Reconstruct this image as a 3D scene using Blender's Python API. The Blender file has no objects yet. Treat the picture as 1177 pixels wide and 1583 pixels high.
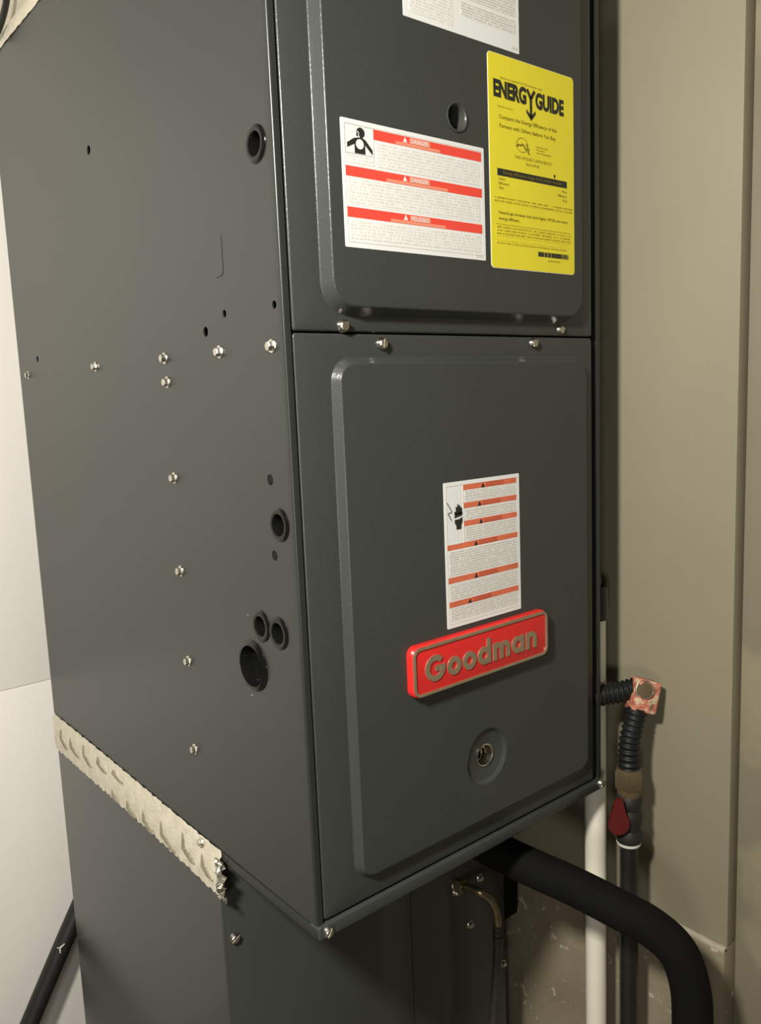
import bpy, bmesh, math, random
from mathutils import Vector, Matrix
random.seed(7)
sc = bpy.context.scene
col = sc.collection

# ------------------------------------------------------------------ camera
cam_d = bpy.data.cameras.new('camera')
cam = bpy.data.objects.new('camera', cam_d)
col.objects.link(cam)
R_ = Vector((0.7717331, -0.63465498, -0.04051037))
U_ = Vector((0.12032253, 0.08316676, 0.98924506))
F_ = Vector((0.62446018, 0.76830746, -0.14054583))
cm = Matrix(((R_.x, U_.x, -F_.x), (R_.y, U_.y, -F_.y), (R_.z, U_.z, -F_.z))).to_4x4()
cm.translation = Vector((-0.37176, -0.571214, 0.481251))
cam.matrix_world = cm
cam_d.sensor_fit = 'VERTICAL'
cam_d.sensor_height = 36.0
cam_d.lens = 36.0 * 1275.065 / 1583.0
cam_d.clip_start = 0.01
sc.camera = cam

# ------------------------------------------------------------------ world, lamps, exposure
w = bpy.data.worlds.new('world'); sc.world = w
w.use_nodes = True
w.node_tree.nodes['Background'].inputs[0].default_value = (1.0, 0.93, 0.80, 1)
w.node_tree.nodes['Background'].inputs[1].default_value = 0.034
sc.view_settings.view_transform = 'Standard'
sc.view_settings.look = 'None'
sc.view_settings.exposure = 0.12
sc.view_settings.gamma = 1.0
sc.view_settings.use_curve_mapping = False

def area(name, loc, target, size, power, color):
    d = bpy.data.lights.new(name, 'AREA')
    d.shape = 'DISK'; d.size = size; d.energy = power; d.color = color
    o = bpy.data.objects.new(name, d); col.objects.link(o)
    o.location = loc
    o.rotation_euler = (Vector(target) - Vector(loc)).to_track_quat('-Z', 'Y').to_euler()
    return o
area('room_lamp', (-0.72, -0.41, 0.94), (0.10, 0.42, 0.0), 0.12, 25.0, (1.0, 0.96, 0.87))
area('ceiling_lamp', (-0.9, -0.30, 2.05), (0.1, 0.2, 0.4), 0.30, 2.0, (1.0, 0.94, 0.83))
area('added_fill_light', (-1.45, -1.35, 0.16), (0.3, 0.0, -0.1), 0.4, 8.0, (1.0, 0.96, 0.88))  # added low fill to brighten cabinet front and lower wall, no real doorway

# ------------------------------------------------------------------ materials
def node_mat(name):
    m = bpy.data.materials.new(name); m.use_nodes = True
    nt = m.node_tree
    return m, nt, nt.nodes['Principled BSDF']

def coords(nt, kind='Object'):
    return nt.nodes.new('ShaderNodeTexCoord').outputs[kind]

def add_bump(nt, b, src, strength, dist):
    bp = nt.nodes.new('ShaderNodeBump')
    bp.inputs['Strength'].default_value = strength
    bp.inputs['Distance'].default_value = dist
    nt.links.new(src, bp.inputs['Height'])
    nt.links.new(bp.outputs['Normal'], b.inputs['Normal'])

def noise(nt, scale, detail=3, rough=0.5):
    n = nt.nodes.new('ShaderNodeTexNoise')
    n.inputs['Scale'].default_value = scale
    n.inputs['Detail'].default_value = detail
    n.inputs['Roughness'].default_value = rough
    nt.links.new(coords(nt), n.inputs['Vector'])
    return n

def ramp(nt, src, stops):
    r = nt.nodes.new('ShaderNodeValToRGB')
    el = r.color_ramp.elements
    while len(el) < len(stops): el.new(0.5)
    for e, (p, c) in zip(el, stops):
        e.position = p; e.color = (*c, 1)
    nt.links.new(src, r.inputs['Fac'])
    return r

def simple(name, c, rough=0.5, metal=0.0, var=0.06, vscale=30, bump=0.0, bscale=300, bdist=0.001, spec=0.5):
    m, nt, b = node_mat(name)
    n = noise(nt, vscale)
    r = ramp(nt, n.outputs['Fac'], [(0.3, tuple(x * (1 - var) for x in c)), (0.7, tuple(min(1, x * (1 + var)) for x in c))])
    nt.links.new(r.outputs['Color'], b.inputs['Base Color'])
    b.inputs['Roughness'].default_value = rough
    b.inputs['Metallic'].default_value = metal
    b.inputs['Specular IOR Level'].default_value = spec
    if bump:
        add_bump(nt, b, noise(nt, bscale, 2).outputs['Fac'], bump, bdist)
    return m

M = {}
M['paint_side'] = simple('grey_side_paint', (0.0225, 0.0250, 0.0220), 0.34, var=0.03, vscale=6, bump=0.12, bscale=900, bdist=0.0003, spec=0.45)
def leather():
    m, nt, b = node_mat('grey_textured_door_paint')
    v = nt.nodes.new('ShaderNodeTexVoronoi'); v.feature = 'SMOOTH_F1'
    v.inputs['Scale'].default_value = 420
    nt.links.new(coords(nt), v.inputs['Vector'])
    n = noise(nt, 8)
    r = ramp(nt, n.outputs['Fac'], [(0.3, (0.041, 0.0445, 0.042)), (0.7, (0.045, 0.0485, 0.046))])
    nt.links.new(r.outputs['Color'], b.inputs['Base Color'])
    b.inputs['Roughness'].default_value = 0.29
    b.inputs['Specular IOR Level'].default_value = 0.36
    add_bump(nt, b, v.outputs['Distance'], 0.25, 0.0005)
    return m
M['paint_door'] = leather()
M['paint_coil'] = simple('grey_cabinet_paint', (0.047, 0.0495, 0.046), 0.27, var=0.03, vscale=6, bump=0.08, bscale=700, bdist=0.0003)
M['zinc'] = simple('zinc_plated_steel', (0.62, 0.59, 0.52), 0.28, 1.0, var=0.15, vscale=400)
M['black_plastic'] = simple('glossy_black_plastic', (0.005, 0.005, 0.0046), 0.13, var=0.05, spec=0.3)
M['dark_hole'] = simple('dark_plug_plastic', (0.010, 0.010, 0.009), 0.6, var=0.05, spec=0.08)
M['interior'] = simple('unlit_steel_liner', (0.03, 0.03, 0.028), 0.7)
M['label_white'] = simple('white_label_paper', (0.76, 0.765, 0.75), 0.45, var=0.01)
M['label_yellow'] = simple('yellow_label_paper', (0.76, 0.66, 0.032), 0.42, var=0.02, vscale=40)
M['label_back'] = simple('white_label_edge', (0.75, 0.73, 0.68), 0.5, var=0.02)
M['print_black'] = simple('black_print', (0.018, 0.019, 0.016), 0.5, var=0.02)
M['print_grey'] = simple('grey_print', (0.48, 0.46, 0.42), 0.5, var=0.03)
M['print_line'] = simple('thin_grey_rule', (0.60, 0.57, 0.52), 0.5, var=0.03)
M['print_red'] = simple('red_print', (0.80, 0.070, 0.045), 0.45, var=0.02)
M['print_salmon'] = simple('salmon_print', (0.82, 0.27, 0.17), 0.45, var=0.03)
M['print_orange'] = simple('orange_red_print', (0.66, 0.155, 0.075), 0.45, var=0.10, vscale=60)
M['print_orange_dark'] = simple('dense_orange_print', (0.52, 0.10, 0.05), 0.45, var=0.12, vscale=300)
M['print_olive'] = simple('olive_print', (0.22, 0.17, 0.012), 0.5, var=0.05)
M['badge_red'] = simple('red_enamel', (0.62, 0.022, 0.020), 0.30, var=0.02)
M['badge_gold'] = simple('champagne_metal', (0.50, 0.40, 0.27), 0.36, 0.75, var=0.06, vscale=90)
M['brass'] = simple('aged_brass', (0.30, 0.24, 0.13), 0.35, 0.85, var=0.2, vscale=120)
M['copper'] = simple('tarnished_copper', (0.27, 0.22, 0.14), 0.30, 0.85, var=0.25, vscale=90)
M['steel_dark'] = simple('dull_line_steel', (0.05, 0.045, 0.04), 0.4, 0.3, var=0.3, vscale=150)
M['iron'] = simple('black_iron_pipe', (0.012, 0.012, 0.011), 0.38, var=0.2, vscale=60)
M['valve'] = simple('dark_cast_valve', (0.016, 0.016, 0.014), 0.5, var=0.2, vscale=60, spec=0.3)
M['nut'] = simple('brown_brass_union', (0.115, 0.085, 0.045), 0.38, 0.3, var=0.15, vscale=60)
M['corrugated'] = simple('dark_coated_corrugated_steel', (0.010, 0.0105, 0.0095), 0.45, var=0.1, spec=0.2)
M['red_handle'] = simple('dull_red_vinyl', (0.085, 0.008, 0.006), 0.7, var=0.05, spec=0.2)
M['sealant'] = simple('white_pipe_tape', (0.62, 0.60, 0.53), 0.6, var=0.05)
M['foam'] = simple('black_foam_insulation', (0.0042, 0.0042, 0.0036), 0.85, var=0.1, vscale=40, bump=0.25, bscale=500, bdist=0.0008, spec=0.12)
M['hose'] = simple('black_rubber_hose', (0.010, 0.010, 0.009), 0.5, var=0.1)
M['pvc'] = simple('white_pvc', (0.74, 0.70, 0.59), 0.4, var=0.04, vscale=15)
M['wood_dark'] = simple('dark_gap_filler', (0.02, 0.018, 0.014), 0.8)

def wall_mat(name, c, c2, scale, rough, bump, bscale, stain=None):
    m, nt, b = node_mat(name)
    n = noise(nt, scale, 5, 0.6)
    r = ramp(nt, n.outputs['Fac'], [(0.32, c2), (0.68, c)])
    out = r.outputs['Color']
    if stain:
        sc_, lo, hi, scol = stain
        n2 = noise(nt, sc_, 4, 0.6)
        r2 = ramp(nt, n2.outputs['Fac'], [(lo, (0, 0, 0)), (hi, (1, 1, 1))])
        mx = nt.nodes.new('ShaderNodeMixRGB'); mx.inputs[2].default_value = (*scol, 1)
        nt.links.new(r2.outputs['Color'], mx.inputs[0]); nt.links.new(out, mx.inputs[1])
        out = mx.outputs[0]
    nt.links.new(out, b.inputs['Base Color'])
    b.inputs['Roughness'].default_value = rough
    add_bump(nt, b, noise(nt, bscale, 4).outputs['Fac'], bump, 0.002)
    return m
M['wall_beige'] = wall_mat('beige_painted_drywall', (0.240, 0.217, 0.148), (0.226, 0.203, 0.137), 5, 0.6, 0.10, 60)
M['wall_white'] = wall_mat('white_painted_wall', (0.87, 0.835, 0.775), (0.84, 0.805, 0.745), 3, 0.5, 0.06, 60)
M['wall_jamb'] = wall_mat('patched_beige_plaster', (0.20, 0.177, 0.125), (0.185, 0.162, 0.112), 6, 0.5, 0.12, 50, stain=(4.5, 0.54, 0.60, (0.245, 0.218, 0.145)))
M['concrete'] = wall_mat('rough_tan_concrete', (0.23, 0.195, 0.13), (0.18, 0.15, 0.095), 14, 0.75, 0.35, 140, stain=(60, 0.62, 0.68, (0.40, 0.36, 0.27)))
M['ledge'] = wall_mat('lit_ledge_top', (0.42, 0.38, 0.29), (0.33, 0.29, 0.21), 60, 0.7, 0.3, 150)  # ledge colour made paler than the concrete to paint in light on its top
M['floor'] = wall_mat('grey_concrete_floor', (0.20, 0.18, 0.14), (0.15, 0.135, 0.105), 6, 0.7, 0.3, 60)
M['tape'] = wall_mat('wrinkled_cloth_tape', (0.66, 0.61, 0.49), (0.54, 0.49, 0.38), 70, 0.5, 0.5, 260)
M['tape_dark'] = simple('dark_tape_pucker', (0.23, 0.205, 0.145), 0.6, var=0.45, vscale=500)  # darker, blotchy tone for the tape puckers
M['foil'] = simple('crumpled_foil', (0.60, 0.57, 0.49), 0.30, 0.85, var=0.3, vscale=200)
M['plenum'] = simple('beige_duct_wrap', (0.50, 0.46, 0.35), 0.5, var=0.1, vscale=20)

def blotch():
    m, nt, b = node_mat('paint_spattered_elbow')
    n = noise(nt, 110, 4, 0.6)
    r = ramp(nt, n.outputs['Fac'], [(0.36, (0.13, 0.105, 0.06)), (0.46, (0.44, 0.14, 0.09)), (0.55, (0.50, 0.20, 0.13)), (0.60, (0.55, 0.46, 0.28)), (0.72, (0.25, 0.21, 0.13))])
    nt.links.new(r.outputs['Color'], b.inputs['Base Color'])
    b.inputs['Roughness'].default_value = 0.55
    return m
M['blotch'] = blotch()

def fine_print_mat(name, bg, ink, pitch, fill=0.52, xs=520):
    # rows of tiny unreadable printed words
    m, nt, b = node_mat(name)
    sx = nt.nodes.new('ShaderNodeSeparateXYZ'); nt.links.new(coords(nt), sx.inputs[0])
    def mth(op, a, bb=None):
        n = nt.nodes.new('ShaderNodeMath'); n.operation = op
        for k, v in enumerate((a, bb)):
            if v is None: continue
            if isinstance(v, (int, float)): n.inputs[k].default_value = v
            else: nt.links.new(v, n.inputs[k])
        return n.outputs[0]
    row = mth('DIVIDE', sx.outputs['Z'], pitch)
    fr = mth('FRACT', row)
    rid = mth('FLOOR', row)
    inrow = mth('LESS_THAN', fr, 0.55)
    cv = nt.nodes.new('ShaderNodeCombineXYZ')
    nt.links.new(mth('MULTIPLY', sx.outputs['X'], xs), cv.inputs[0])
    nt.links.new(mth('MULTIPLY', rid, 7.31), cv.inputs[1])
    nn = nt.nodes.new('ShaderNodeTexNoise'); nn.inputs['Scale'].default_value = 1.0; nn.inputs['Detail'].default_value = 2
    nt.links.new(cv.outputs[0], nn.inputs['Vector'])
    word = mth('LESS_THAN', nn.outputs['Fac'], fill)
    mask = mth('MULTIPLY', inrow, word)
    mx = nt.nodes.new('ShaderNodeMixRGB')
    mx.inputs[1].default_value = (*bg, 1); mx.inputs[2].default_value = (*ink, 1)
    nt.links.new(mask, mx.inputs[0])
    nt.links.new(mx.outputs[0], b.inputs['Base Color'])
    b.inputs['Roughness'].default_value = 0.45
    return m
M['fine_white'] = fine_print_mat('fine_print_on_white', (0.76, 0.765, 0.75), (0.66, 0.61, 0.54), 0.0026)
M['fine_white_dense'] = fine_print_mat('dense_fine_print_on_white', (0.75, 0.745, 0.72), (0.54, 0.51, 0.45), 0.0024, 0.58, 600)
M['fine_yellow'] = fine_print_mat('fine_print_on_yellow', (0.76, 0.66, 0.032), (0.40, 0.31, 0.012), 0.0030, 0.56, 700)

# ------------------------------------------------------------------ mesh helpers
def put(name, me, mat, parent=None, loc=None, rot=None):
    o = bpy.data.objects.new(name, me)
    col.objects.link(o)
    if mat and not me.materials: me.materials.append(mat)
    if loc is not None: o.location = loc
    if rot is not None:
        o.rotation_mode = 'QUATERNION'; o.rotation_quaternion = rot
    if parent is not None:
        o.parent = parent
        o.matrix_parent_inverse = inv_world(parent)
    return o

WORLD = {}
def inv_world(p):
    return WORLD.get(p.name, Matrix.Identity(4))

def thing(name, label, cat, loc, group=None):
    o = bpy.data.objects.new(name, None)
    col.objects.link(o); o.location = loc; o.empty_display_size = 0.05
    o['label'] = label; o['category'] = cat
    if group: o['group'] = group
    WORLD[o.name] = Matrix.Translation(-Vector(loc))
    return o

def tag(o, label, cat, group=None):
    o['label'] = label; o['category'] = cat
    if group: o['group'] = group
    return o

def fin(bm, name, smooth=35):
    bmesh.ops.recalc_face_normals(bm, faces=bm.faces[:])
    me = bpy.data.meshes.new(name); bm.to_mesh(me); bm.free()
    if smooth:
        me.shade_smooth() if hasattr(me, 'shade_smooth') else None
        me.set_sharp_from_angle(angle=math.radians(smooth))
    return me

def bm_box(bm, x0, x1, y0, y1, z0, z1, bev=0.0, seg=2):
    vs = [bm.verts.new((x, y, z)) for x in (x0, x1) for y in (y0, y1) for z in (z0, z1)]
    fs = [bm.faces.new([vs[i] for i in q]) for q in ((0, 1, 3, 2), (4, 6, 7, 5), (0, 4, 5, 1), (2, 3, 7, 6), (0, 2, 6, 4), (1, 5, 7, 3))]
    if bev:
        es = list({e for f in fs for e in f.edges})
        bmesh.ops.bevel(bm, geom=es, offset=bev, segments=seg, affect='EDGES', profile=0.5)

def box(name, b, mat, parent=None, bev=0.0, seg=2):
    bm = bmesh.new(); bm_box(bm, *b, bev=bev, seg=seg)
    return put(name, fin(bm, name), mat, parent)

def frame_for(d):
    d = Vector(d).normalized()
    up = Vector((0, 0, 1)) if abs(d.z) < 0.9 else Vector((1, 0, 0))
    a = d.cross(up).normalized(); b = d.cross(a).normalized()
    return a, b

def bm_tube(bm, pts, rad, n=16, caps=True):
    pts = [Vector(p) for p in pts]
    rads = rad if isinstance(rad, (list, tuple)) else [rad] * len(pts)
    rings = []
    a = b = None
    for i, p in enumerate(pts):
        t = (pts[min(i + 1, len(pts) - 1)] - pts[max(i - 1, 0)]).normalized()
        if a is None: a, b = frame_for(t)
        else:
            a = (a - t * a.dot(t)).normalized(); b = t.cross(a).normalized()
        rings.append([bm.verts.new(p + (a * math.cos(2 * math.pi * k / n) + b * math.sin(2 * math.pi * k / n)) * rads[i]) for k in range(n)])
    for r0, r1 in zip(rings, rings[1:]):
        for k in range(n):
            bm.faces.new((r0[k], r0[(k + 1) % n], r1[(k + 1) % n], r1[k]))
    if caps:
        bm.faces.new(rings[0][::-1]); bm.faces.new(rings[-1])

def spline(pts, sub=8):
    pts = [Vector(p) for p in pts]
    out = []
    P = [pts[0] * 2 - pts[1]] + pts + [pts[-1] * 2 - pts[-2]]
    for i in range(1, len(P) - 2):
        for k in range(sub):
            t = k / sub
            p0, p1, p2, p3 = P[i - 1:i + 3]
            out.append(0.5 * ((2 * p1) + (p2 - p0) * t + (2 * p0 - 5 * p1 + 4 * p2 - p3) * t * t + (3 * p1 - p0 - 3 * p2 + p3) * t ** 3))
    out.append(pts[-1])
    return out

def tube(name, pts, rad, mat, parent=None, n=16, smooth=50):
    bm = bmesh.new(); bm_tube(bm, pts, rad, n)
    return put(name, fin(bm, name, smooth), mat, parent)

def bm_lathe(bm, c, axis, prof, n=28, closed=False):
    # prof: list of (radius, distance along axis)
    c = Vector(c); d = Vector(axis).normalized(); a, b = frame_for(d)
    rings = []
    for r, h in prof:
        if r < 1e-7: rings.append([bm.verts.new(c + d * h)])
        else: rings.append([bm.verts.new(c + d * h + (a * math.cos(2 * math.pi * k / n) + b * math.sin(2 * math.pi * k / n)) * r) for k in range(n)])
    pairs = list(zip(rings, rings[1:]))
    if closed: pairs.append((rings[-1], rings[0]))
    for r0, r1 in pairs:
        for k in range(n):
            k2 = (k + 1) % n
            if len(r0) == 1 and len(r1) == 1: continue
            if len(r0) == 1: bm.faces.new((r0[0], r1[k], r1[k2]))
            elif len(r1) == 1: bm.faces.new((r0[k], r0[k2], r1[0]))
            else: bm.faces.new((r0[k], r0[k2], r1[k2], r1[k]))

def lathe(name, c, axis, prof, mat, parent=None, n=28, smooth=40, closed=False):
    bm = bmesh.new(); bm_lathe(bm, c, axis, prof, n, closed)
    return put(name, fin(bm, name, smooth), mat, parent)

def rrect(x0, x1, z0, z1, r, n=8):
    out = []
    for cx, cz, a0 in ((x1 - r, z1 - r, 0), (x0 + r, z1 - r, 90), (x0 + r, z0 + r, 180), (x1 - r, z0 + r, 270)):
        for k in range(n + 1):
            a = math.radians(a0 + 90 * k / n)
            out.append((cx + r * math.cos(a), cz + r * math.sin(a)))
    return out

def bm_plate(bm, loop, yf, yb):
    # extruded outline in the X-Z plane, front at yf (towards the viewer), back at yb
    A = [bm.verts.new((x, yf, z)) for x, z in loop]
    B = [bm.verts.new((x, yb, z)) for x, z in loop]
    n = len(loop)
    bm.faces.new(A); bm.faces.new(B[::-1])
    for k in range(n): bm.faces.new((A[k], A[(k + 1) % n], B[(k + 1) % n], B[k]))

def plate(name, loop, yf, yb, mat, parent=None, smooth=30):
    bm = bmesh.new(); bm_plate(bm, loop, yf, yb)
    return put(name, fin(bm, name, smooth), mat, parent)

def rect(x0, x1, z0, z1): return [(x0, z0), (x1, z0), (x1, z1), (x0, z1)]

def bm_ribbon(bm, pts, wid, yf, yb, closed=False):
    n = len(pts); L = []; Rr = []
    for i in range(n):
        if closed: p0, p1 = pts[i - 1], pts[(i + 1) % n]
        else: p0, p1 = pts[max(i - 1, 0)], pts[min(i + 1, n - 1)]
        dx, dz = p1[0] - p0[0], p1[1] - p0[1]
        l = math.hypot(dx, dz) or 1
        nx, nz = -dz / l, dx / l
        # keep the width at corners
        k = 1.0
        if 0 < i < n - 1 or closed:
            q = pts[i - 1]; ex, ez = pts[i][0] - q[0], pts[i][1] - q[1]; el = math.hypot(ex, ez) or 1
            cs = abs((dx * ex + dz * ez) / (l * el)); k = 1 / max(cs, 0.5)
        L.append((pts[i][0] + nx * wid * k / 2, pts[i][1] + nz * wid * k / 2))
        Rr.append((pts[i][0] - nx * wid * k / 2, pts[i][1] - nz * wid * k / 2))
    V = [[bm.verts.new((x, y, z)) for x, z in side] for side in (L, Rr) for y in (yf, yb)]
    lf, lb, rf, rb = V
    rng = range(n if closed else n - 1)
    for i in rng:
        j = (i + 1) % n
        bm.faces.new((lf[i], lf[j], rf[j], rf[i])); bm.faces.new((lb[i], rb[i], rb[j], lb[j]))
        bm.faces.new((lf[i], lb[i], lb[j], lf[j])); bm.faces.new((rf[i], rf[j], rb[j], rb[i]))
    if not closed:
        for i in (0, n - 1): bm.faces.new((lf[i], rf[i], rb[i], lb[i]))

def arc(cx, cz, r, a0, a1, n=20, rz=None):
    rz = rz or r
    return [(cx + r * math.cos(math.radians(a0 + (a1 - a0) * k / n)), cz + rz * math.sin(math.radians(a0 + (a1 - a0) * k / n))) for k in range(n + 1)]

def cut(o, cutters):
    # boolean the cutter shapes out of o, keep the evaluated mesh
    bm = bmesh.new()
    for c in cutters: bm_lathe(bm, *c[:2], [(0, -c[3]), (c[2], -c[3]), (c[2], c[3]), (0, c[3])], 24)
    me = fin(bm, 'cutter', 0)
    k = bpy.data.objects.new('cutter', me); col.objects.link(k)
    md = o.modifiers.new('holes', 'BOOLEAN'); md.object = k; md.operation = 'DIFFERENCE'; md.solver = 'EXACT'
    bpy.context.view_layer.update()
    dg = bpy.context.evaluated_depsgraph_get()
    new = bpy.data.meshes.new_from_object(o.evaluated_get(dg))
    o.modifiers.clear()
    old = o.data; o.data = new; bpy.data.meshes.remove(old)
    bpy.data.objects.remove(k); bpy.data.meshes.remove(me)
    new.shade_smooth(); new.set_sharp_from_angle(angle=math.radians(30))

def lettering(name, s, x, z, height, y, mat, parent, width=None, align='LEFT', bold=0.0):
    cu = bpy.data.curves.new('lettering', 'FONT')
    cu.body = s; cu.size = 1.0; cu.resolution_u = 3; cu.offset = bold
    t = bpy.data.objects.new('lettering_source', cu); col.objects.link(t)
    bpy.context.view_layer.update()
    me = bpy.data.meshes.new_from_object(t.evaluated_get(bpy.context.evaluated_depsgraph_get()))
    bpy.data.objects.remove(t); bpy.data.curves.remove(cu)
    xs = [v.co.x for v in me.vertices]; x0, x1 = min(xs), max(xs)
    cap = 0.70
    sz = height / cap
    sx = sz if width is None else width / (x1 - x0)
    wd = (x1 - x0) * sx
    off = {'LEFT': 0, 'CENTER': -wd / 2, 'RIGHT': -wd}[align]
    for v in me.vertices:
        v.co = Vector((x + off + (v.co.x - x0) * sx, y, z + v.co.y * sz))
    me.materials.clear()
    return put(name, me, mat, parent)

# hex-head screw, shared mesh, pointing along +Z local
def screw_mesh(kind):
    bm = bmesh.new()
    if kind == 'hex':
        bm_lathe(bm, (0, 0, 0), (0, 0, 1), [(0, -0.001), (0.0056, -0.001), (0.0056, 0.0005), (0.0050, 0.0012), (0.0042, 0.0014), (0, 0.0014)], 20)
        vs = []
        for h, r in ((0.0012, 0.0039), (0.0041, 0.0039), (0.0047, 0.0032)):
            vs.append([bm.verts.new((r * math.cos(math.pi / 3 * k), r * math.sin(math.pi / 3 * k), h)) for k in range(6)])
        for a, b in zip(vs, vs[1:]):
            for k in range(6): bm.faces.new((a[k], a[(k + 1) % 6], b[(k + 1) % 6], b[k]))
        top = bm.faces.new(vs[-1])
        g = bmesh.ops.inset_region(bm, faces=[top], thickness=0.0008, depth=-0.0007)
    else:
        bm_lathe(bm, (0, 0, 0), (0, 0, 1), [(0, -0.001), (0.0058, -0.001), (0.0058, 0.0006), (0.0050, 0.0020), (0.0046, 0.0036), (0.0036, 0.0046), (0, 0.0048)], 20)
        bm_box(bm, -0.0046, 0.0046, -0.0007, 0.0007, 0.0040, 0.0051)
    me = fin(bm, 'screw_head', 30); me.materials.append(M['zinc'])
    return me
HEX = screw_mesh('hex'); PAN = screw_mesh('pan')

def screw(loc, axis, parent, kind='hex', scale=1.0, spin=None):
    q = Vector((0, 0, 1)).rotation_difference(Vector(axis))
    from mathutils import Quaternion
    q = q @ Quaternion((0, 0, 1), spin if spin is not None else random.uniform(0, 3))
    o = put('screw', HEX if kind == 'hex' else PAN, None, parent, loc, q)
    o.scale = (scale,) * 3
    return o

# ------------------------------------------------------------------ the setting
W, D, H = 0.4205, 0.711, 0.96
XW = 0.50          # right wall plane
YC = -0.1205       # where the drywall ends towards the viewer
ZL = -0.188        # ledge of the old concrete wall
ZF = -0.80         # floor
def struct(o):
    o['kind'] = 'structure'; return o

fl = struct(box('floor', (-2.2, 0.62, -1.8, 0.9, ZF - 0.05, ZF), M['floor']))
wb = struct(box('wall_back', (-1.6, 0.62, 0.806, 0.90, ZF, 1.9), M['wall_white']))
box('panel', (-1.6, 0.62, 0.800, 0.8055, 0.0385, 1.9), M['wall_white'], wb, bev=0.0008)
box('panel', (-1.6, 0.62, 0.8005, 0.8055, ZF, 0.0377), M['wall_white'], wb, bev=0.0008)
wr = struct(box('wall_right', (XW, XW + 0.021, YC, 0.806, ZL, 1.9), M['wall_beige'], bev=0.0015))
lo = struct(box('wall_right_base', (XW - 0.006, XW + 0.021, YC, 0.806, ZF, ZL), M['concrete'], bev=0.002))
box('ledge', (XW - 0.0065, XW + 0.0005, YC, 0.800, ZL - 0.006, ZL + 0.0005), M['ledge'], lo, bev=0.0012)
wj = struct(box('wall_right_front', (XW + 0.021, XW + 0.10, -1.0, 0.806, ZF, 1.9), M['wall_jamb'], bev=0.001))

# ------------------------------------------------------------------ furnace
fur = thing('furnace', 'tall dark grey steel gas furnace with red badge, yellow guide and warning stickers', 'furnace', (W / 2, D / 2, 0))
ZB = 0.0125
def side_panel(x_out, s):
    # folded sheet: outline in X-Y, extruded upward; s=+1 left panel, -1 right panel
    t = 0.0016; r = 0.0022; fl_ = 0.0066
    prof = [(0, D), (0, r)]
    prof += [(r - r * math.cos(math.radians(a)), r - r * math.sin(math.radians(a))) for a in (22, 45, 68)]
    prof += [(r, 0), (fl_, 0), (fl_, t), (t + .0008, t), (t, t + 0.0008), (t, D)]
    bm = bmesh.new()
    A = [bm.verts.new((x_out + s * x, y, ZB)) for x, y in prof]
    B = [bm.verts.new((x_out + s * x, y, H)) for x, y in prof]
    n = len(prof)
    bm.faces.new(A[::-1]); bm.faces.new(B)
    for k in range(n): bm.faces.new((A[k], A[(k + 1) % n], B[(k + 1) % n], B[k]))
    return put('side_panel', fin(bm, 'side_panel', 25), M['paint_side'], fur)
left = side_panel(0.0, 1)
right = side_panel(W, -1)
GROM = [(0.0255, 0.6845, 0.0150, 0.0092), (0.0232, 0.3748, 0.0148, 0.0092), (0.0640, 0.2780, 0.0148, 0.0090), (0.0345, 0.2772, 0.0150, 0.0092), (0.0825, 0.2365, 0.0245, 0.0185)]
HOLES = [(0.3762, 0.7646, 0.0050), (0.6248, 0.5495, 0.0042), (0.1319, 0.5455, 0.0046), (0.0947, 0.5582, 0.0034), (0.0121, 0.5571, 0.0033)]
PLUGS = [(0.0341, 0.4129, 0.0048), (0.0341, 0.3468, 0.0045)]
cut(left, [((0.001, y, z), (1, 0, 0), ro * 0.92, 0.006) for y, z, ro, ri in GROM] + [((0.001, y, z), (1, 0, 0), r, 0.006) for y, z, r in HOLES + PLUGS])
box('back_panel', (0.0016, W - 0.0016, D - 0.002, D, ZB, H), M['paint_side'], fur)
box('top_panel', (0.0016, W - 0.0016, 0.0016, D - 0.002, H - 0.002, H), M['paint_side'], fur)
box('base_pan', (0.004, W - 0.004, 0.004, D - 0.002, 0.002, 0.008), M['interior'], fur)
box('inner_liner', (0.018, W - 0.018, 0.020, D - 0.01, 0.012, H - 0.006), M['interior'], fur)
# base rails around the bottom
bm = bmesh.new(); bm_box(bm, -0.0004, 0.012, 0.0, D, 0.0, 0.0095, bev=0.0008)
put('base_rail', fin(bm, 'base_rail'), M['paint_side'], fur)
bm = bmesh.new(); bm_box(bm, 0.0003, W, -0.0032, 0.012, 0.0, 0.0128, bev=0.0014, seg=3)
rail = put('base_rail', fin(bm, 'base_rail'), M['paint_door'], fur)
bm = bmesh.new(); bm_box(bm, W - 0.012, W, 0.012, D, 0.0, 0.0095, bev=0.0008)
put('base_rail', fin(bm, 'base_rail'), M['paint_side'], fur)
screw((0.0092, -0.0032, 0.0062), (0, -1, 0), rail, 'pan', 0.95)
screw((W - 0.006, -0.0032, 0.0075), (0, -1, 0), rail, 'pan', 0.95)

for y, z, ro, ri in GROM:
    k = ro / 0.015
    lathe('grommet', (0, y, z), (-1, 0, 0), [(ro * 0.9, -0.004), (ro * 0.9, -0.0002), (ro, 0.0), (ro, 0.0006), (ro * 0.93, 0.0016 * k), (ro * 0.80, 0.0022 * k), (ri * 1.06, 0.0018 * k), (ri * 0.97, 0.0004), (ri * 0.93, -0.006), (ri * 0.88, -0.0095), (ri * 0.7, -0.0108), (0, -0.0112)], M['black_plastic'], fur, n=40)
for y, z, r in PLUGS:
    lathe('plug', (0.0008, y, z), (-1, 0, 0), [(r, -0.002), (r, 0.0), (r * 0.8, 0.0005), (0, 0.0006)], M['dark_hole'], fur, 20)
for y, z in ((0.0869, 0.2839), (0.0894, 0.2055)):
    lathe('rivet', (0, y, z), (-1, 0, 0), [(0.0011, -0.0005), (0.0010, 0.0004), (0, 0.0009)], M['zinc'], fur, 12)
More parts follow.
